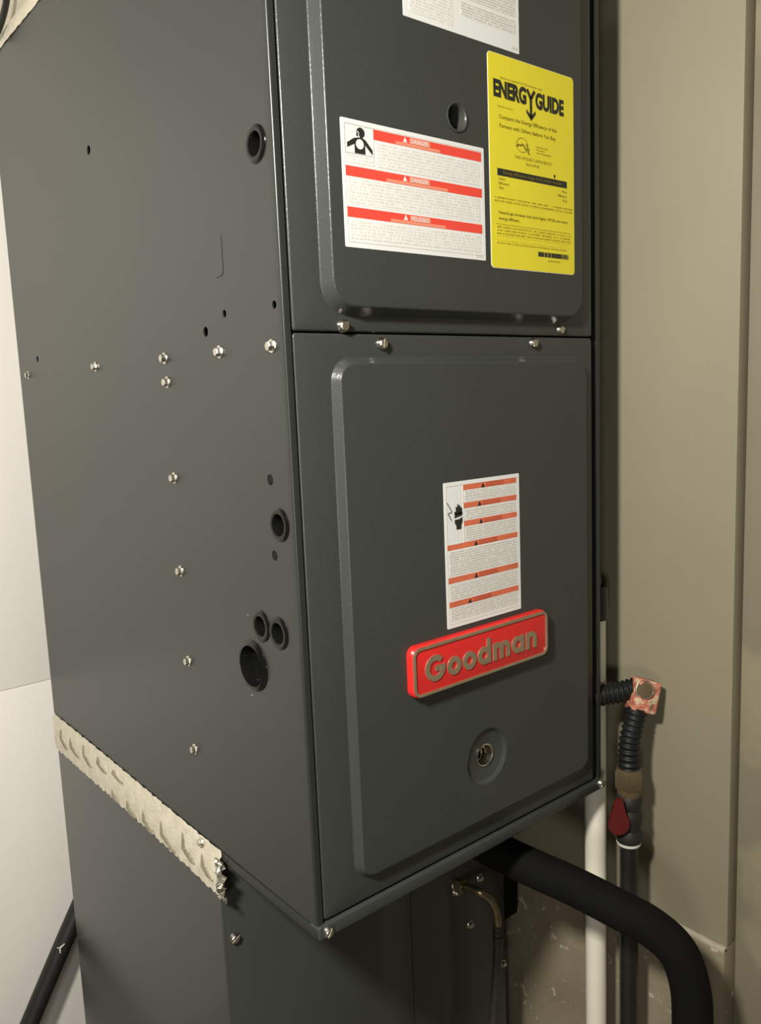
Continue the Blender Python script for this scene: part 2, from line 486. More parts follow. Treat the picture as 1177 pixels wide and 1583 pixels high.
for y, z, k in ((0.6722, 0.5295, 1.0), (0.4118, 0.5280, 1.05), (0.2222, 0.5266, 1.1), (0.2204, 0.5026, 1.1), (0.1075, 0.5256, 1.1), (0.0187, 0.5246, 1.1),
             (0.2208, 0.4049, 1.1), (0.2223, 0.3065, 1.1), (0.2200, 0.2090, 1.05), (0.2206, 0.1101, 1.05)):
    screw((0.0, y, z), (-1, 0, 0), fur, 'hex', k)
# corner of a pressed knock-out
bm = bmesh.new()
bm_tube(bm, [(0.0, 0.0915, 0.625), (0.0, 0.0915, 0.5945), (0.0, 0.0945, 0.5915), (0.0, 0.1045, 0.5905)], 0.0006, 8)
put('knockout_crease', fin(bm, 'knockout_crease'), M['paint_side'], fur)

def door(name, x0, x1, z0, z1, px0, px1, pz0, pz1, r, raise_, bevel, y0, holes, low=1.0):
    """pressed door: flat border, rounded pillow raised towards the viewer"""
    bm = bmesh.new(); N = 10
    n_tot = 4 * (N + 1)
    def ring(loop, y): return [bm.verts.new((x, y, z)) for x, z in loop]
    # outline with the same vertex count as the pillow loops
    base = rrect(px0, px1, pz0, pz1, r, N)
    def outer(e):
        ax0, ax1, az0, az1 = x0 + e, x1 - e, z0 + e, z1 - e
        cr = rrect(ax0, ax1, az0, az1, 0.003, N)
        return cr
    rings = [ring(outer(0.0), y0 + 0.016), ring(outer(0.0), y0 + 0.0016), ring(outer(0.0006), y0 + 0.0004), ring(outer(0.0018), y0)]
    k = bevel
    prof = [(-0.0006, 0.0), (0.0, 0.005), (k * 0.10, 0.045), (k * 0.17, 0.12), (k * 0.83, 0.88), (k * 0.90, 0.955), (k, 0.995), (k + 0.0006, 1.0)]
    for d, h in prof:
        rings.append(ring(rrect(px0 + d, px1 - d, pz0 + d * low, pz1 - d, max(r - d, 0.004), N), y0 - raise_ * h))
    for a, b in zip(rings, rings[1:]):
        for i in range(n_tot): bm.faces.new((a[i], a[(i + 1) % n_tot], b[(i + 1) % n_tot], b[i]))
    bm.faces.new(rings[-1]); bm.faces.new(rings[0][::-1])
    o = put(name, fin(bm, name, 50), M['paint_door'], fur)
    if holes:
        cut(o, holes)
        o.data.set_sharp_from_angle(angle=math.radians(50))
    return o
RU, RL = 0.012, 0.008
YLF = -RL
up = door('upper_door', 0.0088, 0.4045, 0.5356, 0.955, 0.0375, 0.3775, 0.5480, 0.935, 0.028, RU, 0.0062, -0.0006, [((0.1898, -0.008, 0.7265), (0, 1, 0), 0.0112, 0.030)], 1.3)
lw = door('lower_door', 0.0084, 0.4050, 0.0150, 0.5340, 0.0440, 0.3900, 0.0355, 0.5140, 0.021, RL, 0.0060, 0.0, [((0.2145, -0.006, 0.1078), (0, 1, 0), 0.0300, 0.030)])
screw((0.0590, -0.0006, 0.5402), (0, -1, 0), up, 'pan', 1.0, 0.8)
screw((0.3485, -0.0006, 0.5420), (0, -1, 0), up, 'pan', 0.9, 0.4)
screw((0.1015, 0.0, 0.5258), (0, -1, 0), lw, 'pan', 1.0, 1.4)
screw((0.3051, 0.0, 0.5278), (0, -1, 0), lw, 'pan', 0.95, 0.9)
lathe('rivet', (0.0955, 0.0, 0.5262), (0, -1, 0), [(0.0014, -0.0005), (0.0012, 0.0003), (0, 0.0007)], M['zinc'], lw, 12)

# upper sight hole
lathe('sight_hole', (0.1898, -0.0126, 0.7265), (0, 1, 0), [(0.0128, 0.0002), (0.0131, -0.0008), (0.0122, -0.0014), (0.0112, -0.0008), (0.0104, 0.0012), (0.0101, 0.012), (0.0098, 0.0135), (0.0070, 0.0138), (0, 0.0138)], M['paint_coil'], up, 32)
lathe('sight_glass', (0.1873, 0.0002, 0.7267), (0, -1, 0), [(0.0070, -0.0006), (0.0070, 0.0012), (0.0062, 0.0016), (0, 0.0016)], M['black_plastic'], up, 24)

# lower sight port: shallow dish with a bright ringed opening
port = lathe('sight_port', (0.2145, YLF, 0.1078), (0, 1, 0), [(0.0306, 0.012), (0.0306, 0.0004), (0.0300, -0.0002), (0.0290, 0.0004), (0.0268, 0.0030), (0.0255, 0.0036), (0.0130, 0.0036), (0.0120, 0.0040), (0.0112, 0.012)], M['paint_door'], lw, 40)
lathe('trim_ring', (0.2145, YLF + 0.0036, 0.1078), (0, -1, 0), [(0.0122, -0.001), (0.0124, 0.0006), (0.0113, 0.0012), (0.0104, 0.0004), (0.0101, -0.006), (0.0100, -0.012), (0.0108, -0.012), (0.0112, -0.006)], M['zinc'], lw, 28, closed=True)
bm = bmesh.new()
coil = [(0.2145 + 0.0066 * math.cos(a), 0.001 + a * 0.0009, 0.1078 + 0.0085 * math.sin(a)) for a in [k * 0.35 for k in range(44)]]
bm_tube(bm, coil, 0.0011, 8)
put('brass_coil', fin(bm, 'brass_coil', 60), M['brass'], lw)
lathe('burner_cap', (0.2145, 0.016, 0.1078), (0, -1, 0), [(0.0110, -0.001), (0.0110, 0.0), (0.006, 0.003), (0, 0.0034)], M['nut'], lw, 20)

# ------------------------------------------------------------------ stickers on the doors
YU = -0.0006 - RU      # raised face of the upper door
YL = -RL
def sticker(name, x0, x1, z0, z1, y, mat, label, r=0.0012):
    o = plate(name, rrect(x0, x1, z0, z1, r, 4), y - 0.0004, y + 0.0002, mat, fur)
    o['label'] = label
    return o
def patch(parent, name, x0, x1, z0, z1, y, mat):
    return plate(name, rect(x0, x1, z0, z1), y - 0.00012, y + 0.0001, mat, parent, 0)
def rules(parent, x0, x1, z0, z1, y, mat, t=0.0004):
    bm = bmesh.new(); bm_ribbon(bm, [(x0, z0), (x1, z0), (x1, z1), (x0, z1)], t, y - 0.00015, y + 0.0001, True)
    return put('border_rule', fin(bm, 'border_rule', 0), mat, parent)

# plain text sticker at the very top
s = sticker('instruction_label', 0.1310, 0.2780, 0.7990, 0.925, YU, M['label_white'], 'white instruction sticker of small print')
patch(s, 'fine_print', 0.1380, 0.1900, 0.8040, 0.918, YU - 0.0004, M['fine_white'])
patch(s, 'fine_print', 0.2000, 0.2730, 0.8150, 0.8275, YU - 0.0004, M['fine_white_dense'])
patch(s, 'fine_print', 0.2000, 0.2730, 0.8310, 0.8500, YU - 0.0004, M['fine_white_dense'])
patch(s, 'fine_print', 0.2000, 0.2730, 0.8540, 0.9180, YU - 0.0004, M['fine_white_dense'])
patch(s, 'fine_print', 0.2660, 0.2755, 0.8020, 0.8045, YU - 0.0004, M['fine_white_dense'])

# danger sticker
s = sticker('danger_label', 0.0585, 0.2255, 0.6040, 0.7055, YU, M['label_white'], 'white sticker with three red danger bands and a black figure')
yp = YU - 0.0004
rules(s, 0.0617, 0.2222, 0.6085, 0.7018, yp, M['print_line'])
bands = [(0.0925, 0.2218, 0.6928, 0.7010, 'DANGER'), (0.0620, 0.2218, 0.6607, 0.6688, 'DANGER'), (0.0615, 0.2213, 0.6282, 0.6364, 'PELIGRO')]
for i, (x0, x1, z0, z1, t) in enumerate(bands):
    b = patch(s, 'header_band', x0, x1, z0, z1, yp, M['print_red'])
    xm = (0.1435, 0.1420, 0.1415)[i]
    hw = (0.0260, 0.0360, 0.0325)[i]
    patch(s, 'subtitle_print', xm - 0.0005 - hw, xm - 0.0005 + hw, z0 + 0.0003, z0 + 0.0028, yp - 0.00012, M['print_salmon'])
    patch(s, 'title_print', xm - 0.0105, xm + 0.0135, z0 + 0.0026, z1 - 0.0006, yp - 0.00012, M['print_salmon'])
    lettering('band_title', t, xm - 0.0090, z0 + 0.0034, 0.0036, yp - 0.0004, M['label_white'], s, width=0.0205, bold=0.01)
    plate('alert_triangle', [(xm - 0.0180, z0 + 0.0032), (xm - 0.0135, z0 + 0.0032), (xm - 0.01575, z1 - 0.0006)], yp - 0.0003, yp, M['label_white'], s, 0)
for x0, x1, z0, z1 in ((0.0955, 0.2190, 0.6712, 0.6910), (0.0640, 0.0925, 0.6712, 0.6775), (0.0640, 0.2190, 0.6385, 0.6590), (0.0640, 0.2190, 0.6110, 0.6262)):
    patch(s, 'fine_print', x0, x1, z0, z1, yp, M['fine_white'])
patch(s, 'fine_print', 0.2110, 0.2215, 0.6060, 0.6080, yp, M['fine_white_dense'])
# figure: head, shoulders with raised arms, white disc on the chest
rules(s, 0.0622, 0.0923, 0.6790, 0.7015, yp - 0.0001, M['print_line'])
bm = bmesh.new()
fx, fz = 0.0775, 0.0
bm_plate(bm, arc(0.0788, 0.6961, 0.0042, 0, 350, 22, 0.0040), yp - 0.0003, yp)
bm_plate(bm, [(0.0752, 0.6950), (0.0740, 0.6938), (0.0752, 0.6930), (0.0768, 0.6930), (0.0780, 0.6945)], yp - 0.0003, yp)
bm_plate(bm, [(0.0645, 0.6868), (0.0645, 0.6832), (0.0722, 0.6868), (0.0722, 0.6792), (0.0830, 0.6796), (0.0830, 0.6872), (0.0908, 0.6802), (0.0908, 0.6840), (0.0842, 0.6905), (0.0806, 0.6922), (0.0770, 0.6922), (0.0716, 0.6910)], yp - 0.0003, yp)
put('figure_pictogram', fin(bm, 'figure_pictogram', 0), M['print_black'], s)
plate('pictogram_disc', arc(0.0776, 0.6868, 0.0040, 0, 350, 22), yp - 0.0005, yp - 0.0001, M['label_white'], s, 0)
bm = bmesh.new(); bm_ribbon(bm, [(0.0752, 0.6968), (0.0768, 0.6955), (0.0764, 0.6940), (0.0776, 0.6920)], 0.0006, yp - 0.0005, yp - 0.0001)
put('pictogram_smoke', fin(bm, 'pictogram_smoke', 0), M['label_white'], s)

# yellow guide
s = sticker('energy_guide_label', 0.2345, 0.3610, 0.5988, 0.7930, YU, M['label_yellow'], 'yellow ENERGYGUIDE sticker with black heading and arrow', 0.004)
plate('label_edge', rrect(0.2338, 0.3612, 0.5983, 0.7933, 0.004, 4), YU - 0.0002, YU + 0.0002, M['label_back'], s)
lettering('heading', 'ENERG', 0.2410, 0.7556, 0.0140, yp - 0.0003, M['print_black'], s, width=0.0465, bold=0.05)
lettering('heading', 'GUIDE', 0.3010, 0.7545, 0.0138, yp - 0.0003, M['print_black'], s, width=0.0438, bold=0.05)
bm = bmesh.new()
bm_ribbon(bm, [(0.2888, 0.7692), (0.2942, 0.7615)], 0.0030, yp - 0.0004, yp)
bm_ribbon(bm, [(0.3000, 0.7692), (0.2942, 0.7615)], 0.0030, yp - 0.0004, yp)
bm_ribbon(bm, [(0.2943, 0.7630), (0.2943, 0.7440)], 0.0030, yp - 0.0004, yp)
bm_plate(bm, [(0.2943, 0.7412), (0.3008, 0.7478), (0.3008, 0.7508), (0.2943, 0.7452), (0.2878, 0.7508), (0.2878, 0.7478)], yp - 0.0004, yp)
put('heading_arrow', fin(bm, 'heading_arrow', 0), M['print_black'], s)
pat = lambda a, b, c, d: patch(s, 'fine_print', a, b, c, d, yp, M['fine_yellow'])
lettering('fine_line', 'Based on standard U.S. Government tests', 0.2515, 0.7720, 0.0018, yp - 0.0002, M['print_olive'], s, width=0.060)
lettering('fine_line', 'Gas Furnace', 0.2463, 0.7462, 0.0016, yp - 0.0002, M['print_olive'], s, width=0.0210)
lettering('statement', 'Compare the Energy Efficiency of this', 0.2482, 0.7362, 0.0034, yp - 0.0002, M['print_olive'], s, width=0.0855, bold=0.012)
lettering('statement', 'Furnace with Others Before You Buy', 0.2487, 0.7282, 0.0034, yp - 0.0002, M['print_olive'], s, width=0.0830, bold=0.012)
bm = bmesh.new()
bm_ribbon(bm, arc(0.2805, 0.7165, 0.0082, 0, 350, 26, 0.0066), 0.0004, yp - 0.0003, yp, True)
bm_ribbon(bm, [(0.2722, 0.7140), (0.2745, 0.7162), (0.2785, 0.7158), (0.2805, 0.7172), (0.2830, 0.7165), (0.2845, 0.7140), (0.2880, 0.7125)], 0.0016, yp - 0.0003, yp)
bm_ribbon(bm, [(0.2868, 0.7185), (0.2880, 0.7155), (0.2905, 0.7135), (0.2890, 0.7110), (0.2915, 0.7090)], 0.0013, yp - 0.0003, yp)
put('furnace_pictogram', fin(bm, 'furnace_pictogram', 0), M['print_olive'], s)
for k in range(3): lettering('fine_line', ('Natural Gas', 'Furnace', 'Non-Weatherized')[k], 0.3020, 0.7172 - k * 0.0028, 0.0017, yp - 0.0002, M['print_olive'], s, width=(0.017, 0.012, 0.0215)[k])
lettering('fine_line', 'THIS MODEL\'S EFFICIENCY', 0.2690, 0.7032, 0.0026, yp - 0.0002, M['print_olive'], s, width=0.0570)
lettering('fine_line', '96.0 AFUE', 0.2858, 0.6982, 0.0026, yp - 0.0002, M['print_olive'], s, width=0.0200)
patch(s, 'range_bar', 0.2446, 0.3491, 0.6842, 0.6908, yp, M['print_black'])
lettering('range_title', 'Energy efficiency range of all similar models', 0.2525, 0.6862, 0.0032, yp - 0.0003, M['print_olive'], s, width=0.0880)
plate('range_marker', [(0.3278, 0.6950), (0.3310, 0.6950), (0.3294, 0.6912)], yp - 0.0003, yp, M['print_black'], s, 0)
for k in range(3):
    lettering('fine_line', ('Least', 'Efficient', '78.0')[k], 0.2460, 0.6805 - k * 0.0044, 0.0024, yp - 0.0002, M['print_olive'], s, width=(0.009, 0.0145, 0.007)[k])
    lettering('fine_line', ('Most', 'Efficient', '96.6')[k], 0.3490, 0.6792 - k * 0.0044, 0.0024, yp - 0.0002, M['print_olive'], s, width=(0.008, 0.0145, 0.007)[k], align='RIGHT')
pat(0.2395, 0.3580, 0.6595, 0.6650)
lettering('statement', 'Natural gas furnaces that have higher AFUEs are more', 0.2455, 0.6492, 0.0028, yp - 0.0002, M['print_olive'], s, width=0.1040, bold=0.012)
lettering('statement', 'energy efficient.', 0.2452, 0.6438, 0.0028, yp - 0.0002, M['print_olive'], s, width=0.0300, bold=0.012)
pat(0.2415, 0.3540, 0.6285, 0.6400)
pat(0.2408, 0.3475, 0.6215, 0.6245)
bm = bmesh.new(); x = 0.3026
while x < 0.3505:
    wd = random.choice((0.0008, 0.0014, 0.0022)); bm_plate(bm, rect(x, x + wd, 0.6134, 0.6180), yp - 0.0003, yp); x += wd + random.choice((0.0007, 0.0012))
put('barcode', fin(bm, 'barcode', 0), M['print_black'], s)
pat(0.3170, 0.3370, 0.6092, 0.6120)

# warning sticker
s = sticker('warning_label', 0.1655, 0.2725, 0.2530, 0.3955, YL, M['label_white'], 'white sticker with six orange bands and a black hand')
yp = YL - 0.0004
rules(s, 0.1682, 0.2690, 0.2570, 0.3918, yp, M['print_line'])
rules(s, 0.1682, 0.1913, 0.3352, 0.3918, yp - 0.0001, M['print_line'])
wb_ = [(0.1915, 0.2682, 0.3862, 0.3917, 0.42), (0.1915, 0.2682, 0.3685, 0.3740, 0.35), (0.1915, 0.2682, 0.3508, 0.3563, 0.37), (0.1684, 0.2685, 0.3298, 0.3353, 0.45), (0.1686, 0.2688, 0.2972, 0.3030, 0.44), (0.1690, 0.2690, 0.2734, 0.2790, 0.34)]
for x0, x1, z0, z1, fr in wb_:
    patch(s, 'header_band', x0, x1, z0, z1, yp, M['print_orange'])
    xt = x0 + (x1 - x0) * fr if x0 > 0.19 else x0 + (x1 - x0) * fr
    xa = x0 + (x1 - x0) * (fr - 0.06)
    patch(s, 'title_print', xa + 0.0040, xa + 0.0300, z0 + 0.0005, z1 - 0.0005, yp - 0.00012, M['print_orange_dark'])
    lettering('band_title', 'WARNING', xa + 0.0055, z0 + 0.0013, 0.0027, yp - 0.0004, M['print_orange'], s, width=0.0215, bold=0.01)
    plate('alert_triangle', [(xa - 0.0026, z0 + 0.0004), (xa + 0.0026, z0 + 0.0004), (xa, z1 - 0.0006)], yp - 0.0003, yp, M['print_black'], s, 0)
for x0, x1, z0, z1 in ((0.1935, 0.2670, 0.3752, 0.3850), (0.1935, 0.2670, 0.3575, 0.3675), (0.1935, 0.2670, 0.3365, 0.3498), (0.1705, 0.2675, 0.3042, 0.3288), (0.1705, 0.2675, 0.2805, 0.2960), (0.1705, 0.2675, 0.2600, 0.2724)):
    patch(s, 'fine_print', x0, x1, z0, z1, yp, M['fine_white_dense'])
bm = bmesh.new()
hx = 0.1792
bm_plate(bm, [(hx - 0.0004, 0.3605), (hx + 0.0098, 0.3622), (hx + 0.0102, 0.3640), (hx + 0.0102, 0.3660), (hx + 0.0002, 0.3645)], yp - 0.0003, yp)
for k, (dx, top) in enumerate(((0.0004, 0.3668), (0.0024, 0.3712), (0.0046, 0.3736), (0.0068, 0.3722), (0.0088, 0.3700))):
    bm_plate(bm, rrect(hx + dx - 0.0007, hx + dx + 0.0011, 0.3635, top, 0.0008, 3), yp - 0.0003, yp)
bm_plate(bm, [(hx, 0.3588), (hx, 0.3555), (hx + 0.0018, 0.3530), (hx + 0.0022, 0.3492), (hx + 0.0082, 0.3492), (hx + 0.0086, 0.3530), (hx + 0.0102, 0.3560), (hx + 0.0102, 0.3606), (hx + 0.0060, 0.3590)], yp - 0.0003, yp)
put('hand_pictogram', fin(bm, 'hand_pictogram', 0), M['print_black'], s)
bm = bmesh.new(); bm_ribbon(bm, [(0.1696, 0.3762), (0.1755, 0.3672), (0.1745, 0.3662), (0.1712, 0.3664), (0.1708, 0.3652), (0.1747, 0.3588)], 0.0007, yp - 0.0003, yp)
put('spark_pictogram', fin(bm, 'spark_pictogram', 0), M['print_black'], s)

SHIFT = {'instruction_label': (-0.0021, 0, -0.0012), 'danger_label': (-0.0019, 0, -0.0008), 'energy_guide_label': (-0.0027, 0, -0.0008), 'warning_label': (-0.0021, 0, 0.0006)}
for c in fur.children:
    if c.name in SHIFT: c.location = SHIFT[c.name]

# ------------------------------------------------------------------ red badge
bx0, bx1, bz0, bz1 = 0.1100, 0.3040, 0.1980, 0.2480
bm = bmesh.new()
loops = [(0.0, YL + 0.001), (0.0, YL - 0.0055), (0.0012, YL - 0.0074), (0.0030, YL - 0.0080)]
rs = [[bm.verts.new((x, y, z)) for x, z in rrect(bx0 + d, bx1 - d, bz0 + d, bz1 - d, 0.0085 - d * 0.6, 8)] for d, y in loops]
n = len(rs[0])
for a, b in zip(rs, rs[1:]):
    for i in range(n): bm.faces.new((a[i], a[(i + 1) % n], b[(i + 1) % n], b[i]))
bm.faces.new(rs[-1]); bm.faces.new(rs[0][::-1])
badge = put('badge', fin(bm, 'badge', 30), M['badge_red'], fur)
badge['label'] = 'red badge with raised champagne lettering'
bm = bmesh.new()
yF = YL - 0.0090
bm_ribbon(bm, rrect(bx0 + 0.0026, bx1 - 0.0026, bz0 + 0.0026, bz1 - 0.0026, 0.0072, 8), 0.0026, yF, YL - 0.0070, True)
put('badge_rim', fin(bm, 'badge_rim', 30), M['badge_gold'], badge)
u = 0.0183
ox, oz = 0.1252, 0.2108
sw = 0.30
def P(pts, dx): return [(ox + (dx + a) * u * 1.0, oz + b * u * 0.98) for a, b in pts]
letters = []
x = 0.0
def letter(strokes):
    bm = bmesh.new()
    for q, st in enumerate(strokes):
        bm_ribbon(bm, P(st[0], x), sw * u, yF + q * 0.00012, YL - 0.0070 + q * 0.0001, len(st) > 1)
    put('badge_letter', fin(bm, 'badge_letter', 30), M['badge_gold'], badge)
ring_o = arc(0.5, 0.5, 0.36, 0, 345, 23, 0.36)
letter([(arc(0.72, 0.70, 0.56, 42, 358, 26),), ([(0.72, 0.66), (1.42, 0.66)],)]); x += 1.58
letter([(ring_o, 1)]); x += 1.14
letter([(ring_o, 1)]); x += 1.14
letter([(ring_o, 1), ([(0.87, 0.0), (0.87, 1.42)],)]); x += 1.20
letter([([(0.15, 0.0), (0.15, 1.0)],), (arc(0.42, 0.58, 0.27, 180, 0, 10) + [(0.69, 0.0)],), (arc(0.96, 0.58, 0.27, 180, 0, 10) + [(1.23, 0.0)],)]); x += 1.54
letter([(ring_o, 1), ([(0.87, 0.0), (0.87, 1.0)],)]); x += 1.20
letter([([(0.15, 0.0), (0.15, 1.0)],), (arc(0.46, 0.55, 0.31, 180, 0, 12) + [(0.77, 0.0)],)])

# ------------------------------------------------------------------ coil cabinet under the furnace
YCF = 0.190; XCR = 0.4475; ZT = -0.0015
coilc = thing('coil_cabinet', 'dark grey sheet metal coil cabinet standing under the furnace, set back from its front', 'cabinet', (0.22, 0.45, ZF))
bm = bmesh.new()
prof = [(0.002, 0.716), (0.002, YCF + 0.0030)] + [(0.002 + 0.003 * (1 - math.cos(math.radians(a))), YCF + 0.003 * (1 - math.sin(math.radians(a)))) for a in (30, 60, 90)] + [(0.0135, YCF), (0.0135, YCF + 0.0015), (0.0036, YCF + 0.0015), (0.0036, 0.716)]
A = [bm.verts.new((a, b, ZF)) for a, b in prof]; B = [bm.verts.new((a, b, ZT)) for a, b in prof]; n = len(prof)
bm.faces.new(A[::-1]); bm.faces.new(B)
for k in range(n): bm.faces.new((A[k], A[(k + 1) % n], B[(k + 1) % n], B[k]))
put('side_panel', fin(bm, 'side_panel', 25), M['paint_coil'], coilc)
box('side_panel', (XCR - 0.002, XCR, YCF + 0.001, 0.716, ZF, ZT), M['paint_coil'], coilc)
box('back_panel', (0.004, XCR - 0.002, 0.714, 0.716, ZF, ZT), M['paint_coil'], coilc)
fp1 = box('front_panel', (0.0060, 0.2692, YCF - 0.0008, YCF + 0.0005, ZF, ZT - 0.001), M['paint_coil'], coilc, bev=0.0004)
fp2 = box('front_panel', (0.2702, XCR, YCF - 0.0014, YCF + 0.0005, ZF, ZT - 0.001), M['paint_coil'], coilc, bev=0.0006)
box('inner_liner', (0.02, XCR - 0.02, YCF + 0.006, 0.70, ZF, ZT - 0.01), M['interior'], coilc)
screw((0.0142, YCF - 0.0008, -0.1028), (0, -1, 0), fp1, 'pan', 1.1, 0.5)
for X, Z in ((0.3515, -0.1970), (0.3986, -0.1961), (0.3770, -0.2573), (0.4420, -0.3500)):
    screw((X, YCF - 0.0014, Z), (0, -1, 0), fp2, 'hex', 1.05)

# ------------------------------------------------------------------ tape between furnace and cabinet
tp = thing('sealing_tape', 'wrinkled off-white cloth tape sealing the furnace bottom edge to the cabinet', 'tape', (-0.002, 0.45, -0.046))
bm = bmesh.new()
NY, NZ = 150, 12
grid = []
for i in range(NY + 1):
    t = i / NY; y = 0.712 - t * (0.712 - 0.1745)
    rag = 0.0012 * math.sin(i * 1.7) + random.uniform(-0.0006, 0.0006)
    z1 = 0.0120 + 0.0010 * math.sin(t * 5) + rag * 0.4; z0 = -0.0455 + 0.004 * math.sin(t * 3.2) * t + rag
    rowv = []
    for j in range(NZ + 1):
        s_ = j / NZ; z = z1 + (z0 - z1) * s_
        bulge = -0.0011 - 0.0016 * math.sin(math.pi * s_) - 0.0010 * max(0, math.sin(i * 0.75 + j * 0.9)) - random.uniform(0, 0.0004)
        yy = y + (random.uniform(-0.004, 0.004) if i == NY else 0)
        rowv.append(bm.verts.new((bulge, yy, z)))
    grid.append(rowv)
for i in range(NY):
    for j in range(NZ): bm.faces.new((grid[i][j], grid[i + 1][j], grid[i + 1][j + 1], grid[i][j + 1]))
r_ = bmesh.ops.extrude_face_region(bm, geom=bm.faces[:])
for v in [g for g in r_['geom'] if isinstance(g, bmesh.types.BMVert)]: v.co.x += 0.0006
strip = put('tape_strip', fin(bm, 'tape_strip', 60), M['tape'], tp)
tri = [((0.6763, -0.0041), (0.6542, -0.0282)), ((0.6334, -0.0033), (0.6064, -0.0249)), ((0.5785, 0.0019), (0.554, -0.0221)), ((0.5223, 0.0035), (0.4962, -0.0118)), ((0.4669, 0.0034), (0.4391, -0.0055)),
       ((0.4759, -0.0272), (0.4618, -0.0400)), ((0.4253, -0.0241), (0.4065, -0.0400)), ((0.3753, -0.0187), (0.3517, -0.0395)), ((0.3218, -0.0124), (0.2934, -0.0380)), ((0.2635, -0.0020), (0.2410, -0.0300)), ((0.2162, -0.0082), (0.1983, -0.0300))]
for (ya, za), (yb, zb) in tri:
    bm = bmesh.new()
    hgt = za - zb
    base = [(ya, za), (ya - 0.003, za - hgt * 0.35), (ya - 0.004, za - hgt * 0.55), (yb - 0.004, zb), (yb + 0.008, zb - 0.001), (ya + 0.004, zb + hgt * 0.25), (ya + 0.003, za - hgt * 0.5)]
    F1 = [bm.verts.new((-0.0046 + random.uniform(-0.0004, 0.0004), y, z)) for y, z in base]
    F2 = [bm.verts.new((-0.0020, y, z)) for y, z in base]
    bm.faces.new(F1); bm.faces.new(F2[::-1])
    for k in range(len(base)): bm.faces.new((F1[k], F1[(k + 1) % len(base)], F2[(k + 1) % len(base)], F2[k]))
    put('pucker', fin(bm, 'pucker', 0), M['tape_dark'], tp)
# torn crumpled end
bm = bmesh.new()
G = []
for i in range(9):
    row_ = []
    for j in range(14):
        t, s_ = i / 8, j / 13
        row_.append(bm.verts.new((-0.0040 + random.uniform(-0.0035, 0.0025), 0.183 - t * 0.018 + random.uniform(-0.003, 0.003), 0.004 - s_ * 0.046 + random.uniform(-0.002, 0.002))))
    G.append(row_)
for i in range(8):
    for j in range(13):
        if random.random() < 0.86 or i < 4: bm.faces.new((G[i][j], G[i + 1][j], G[i + 1][j + 1], G[i][j + 1]))
r_ = bmesh.ops.extrude_face_region(bm, geom=bm.faces[:])
for v in [g for g in r_['geom'] if isinstance(g, bmesh.types.BMVert)]: v.co.x += 0.0005
bmesh.ops.delete(bm, geom=[v for v in bm.verts if not v.link_faces], context='VERTS')
put('torn_end', fin(bm, 'torn_end', 20), M['foil'], tp)
screw((-0.0030, 0.2164, 0.0050), (-1, 0, 0.2), tp, 'hex', 0.95)
screw((-0.0050, 0.1735, -0.0285), (-0.8, -0.6, 0), tp, 'hex', 1.0)

# ------------------------------------------------------------------ top plenum
pl = thing('supply_plenum', 'beige wrapped duct plenum on top of the furnace', 'duct', (0.22, 0.40, H))
box('duct_wall', (0.006, W - 0.006, 0.03, D - 0.005, H + 0.0005, 1.35), M['plenum'], pl, bev=0.004)
bm = bmesh.new(); G = []
for i in range(81):
    y = 0.712 - i / 80 * 0.70
    G.append([bm.verts.new((x + random.uniform(-0.0006, 0.0004), y, z + random.uniform(-0.0006, 0.0006))) for x, z in ((-0.0012, H + 0.0005), (-0.0020, H + 0.006), (-0.0008, H + 0.016), (0.0050, H + 0.024))])
for i in range(80):
    for j in range(3): bm.faces.new((G[i][j], G[i + 1][j], G[i + 1][j + 1], G[i][j + 1]))
r_ = bmesh.ops.extrude_face_region(bm, geom=bm.faces[:])
for v in [g for g in r_['geom'] if isinstance(g, bmesh.types.BMVert)]: v.co.x += 0.0007
put('tape_strip', fin(bm, 'tape_strip', 40), M['tape'], pl)
tag(tube('thermostat_cable', spline([(-0.0095, 0.640, H + 0.0100), (-0.0095, 0.620, H + 0.0125), (-0.0095, 0.600, H + 0.0190), (-0.0095, 0.582, H + 0.0290), (-0.0095, 0.566, H + 0.0460), (-0.0090, 0.548, H + 0.085), (-0.0060, 0.535, H + 0.16)], 6), 0.0042, M['hose'], None, 10),
    'thin black cable looping over the taped top edge of the furnace', 'cable')

# ------------------------------------------------------------------ insulated suction line
pts = spline([(0.285, 0.1885, -0.052), (0.290, 0.12, -0.055), (0.2975, 0.0560, -0.0595), (0.3120, 0.0100, -0.0680), (0.3270, -0.0300, -0.0760), (0.3430, -0.0800, -0.0880), (0.3560, -0.1100, -0.0990), (0.3690, -0.1340, -0.1220), (0.3745, -0.1455, -0.1600), (0.3760, -0.1480, -0.2100), (0.3760, -0.1480, -0.32), (0.3760, -0.1480, -0.55), (0.3760, -0.1480, ZF)], 8)
tag(tube('insulated_pipe', pts, 0.0212, M['foam'], None, 32, 60), 'thick black foam-insulated pipe bending out from under the furnace and down', 'pipe')
blk = box('gap_shade_block', (0.4490, 0.4800, 0.1900, 0.2600, -0.2880, -0.1950), M['foam'], None, bev=0.004, seg=3)  # black block standing in for the shade between cabinet and wall
tag(blk, 'black block added as the dark shade in the gap between cabinet side and wall', 'foam')

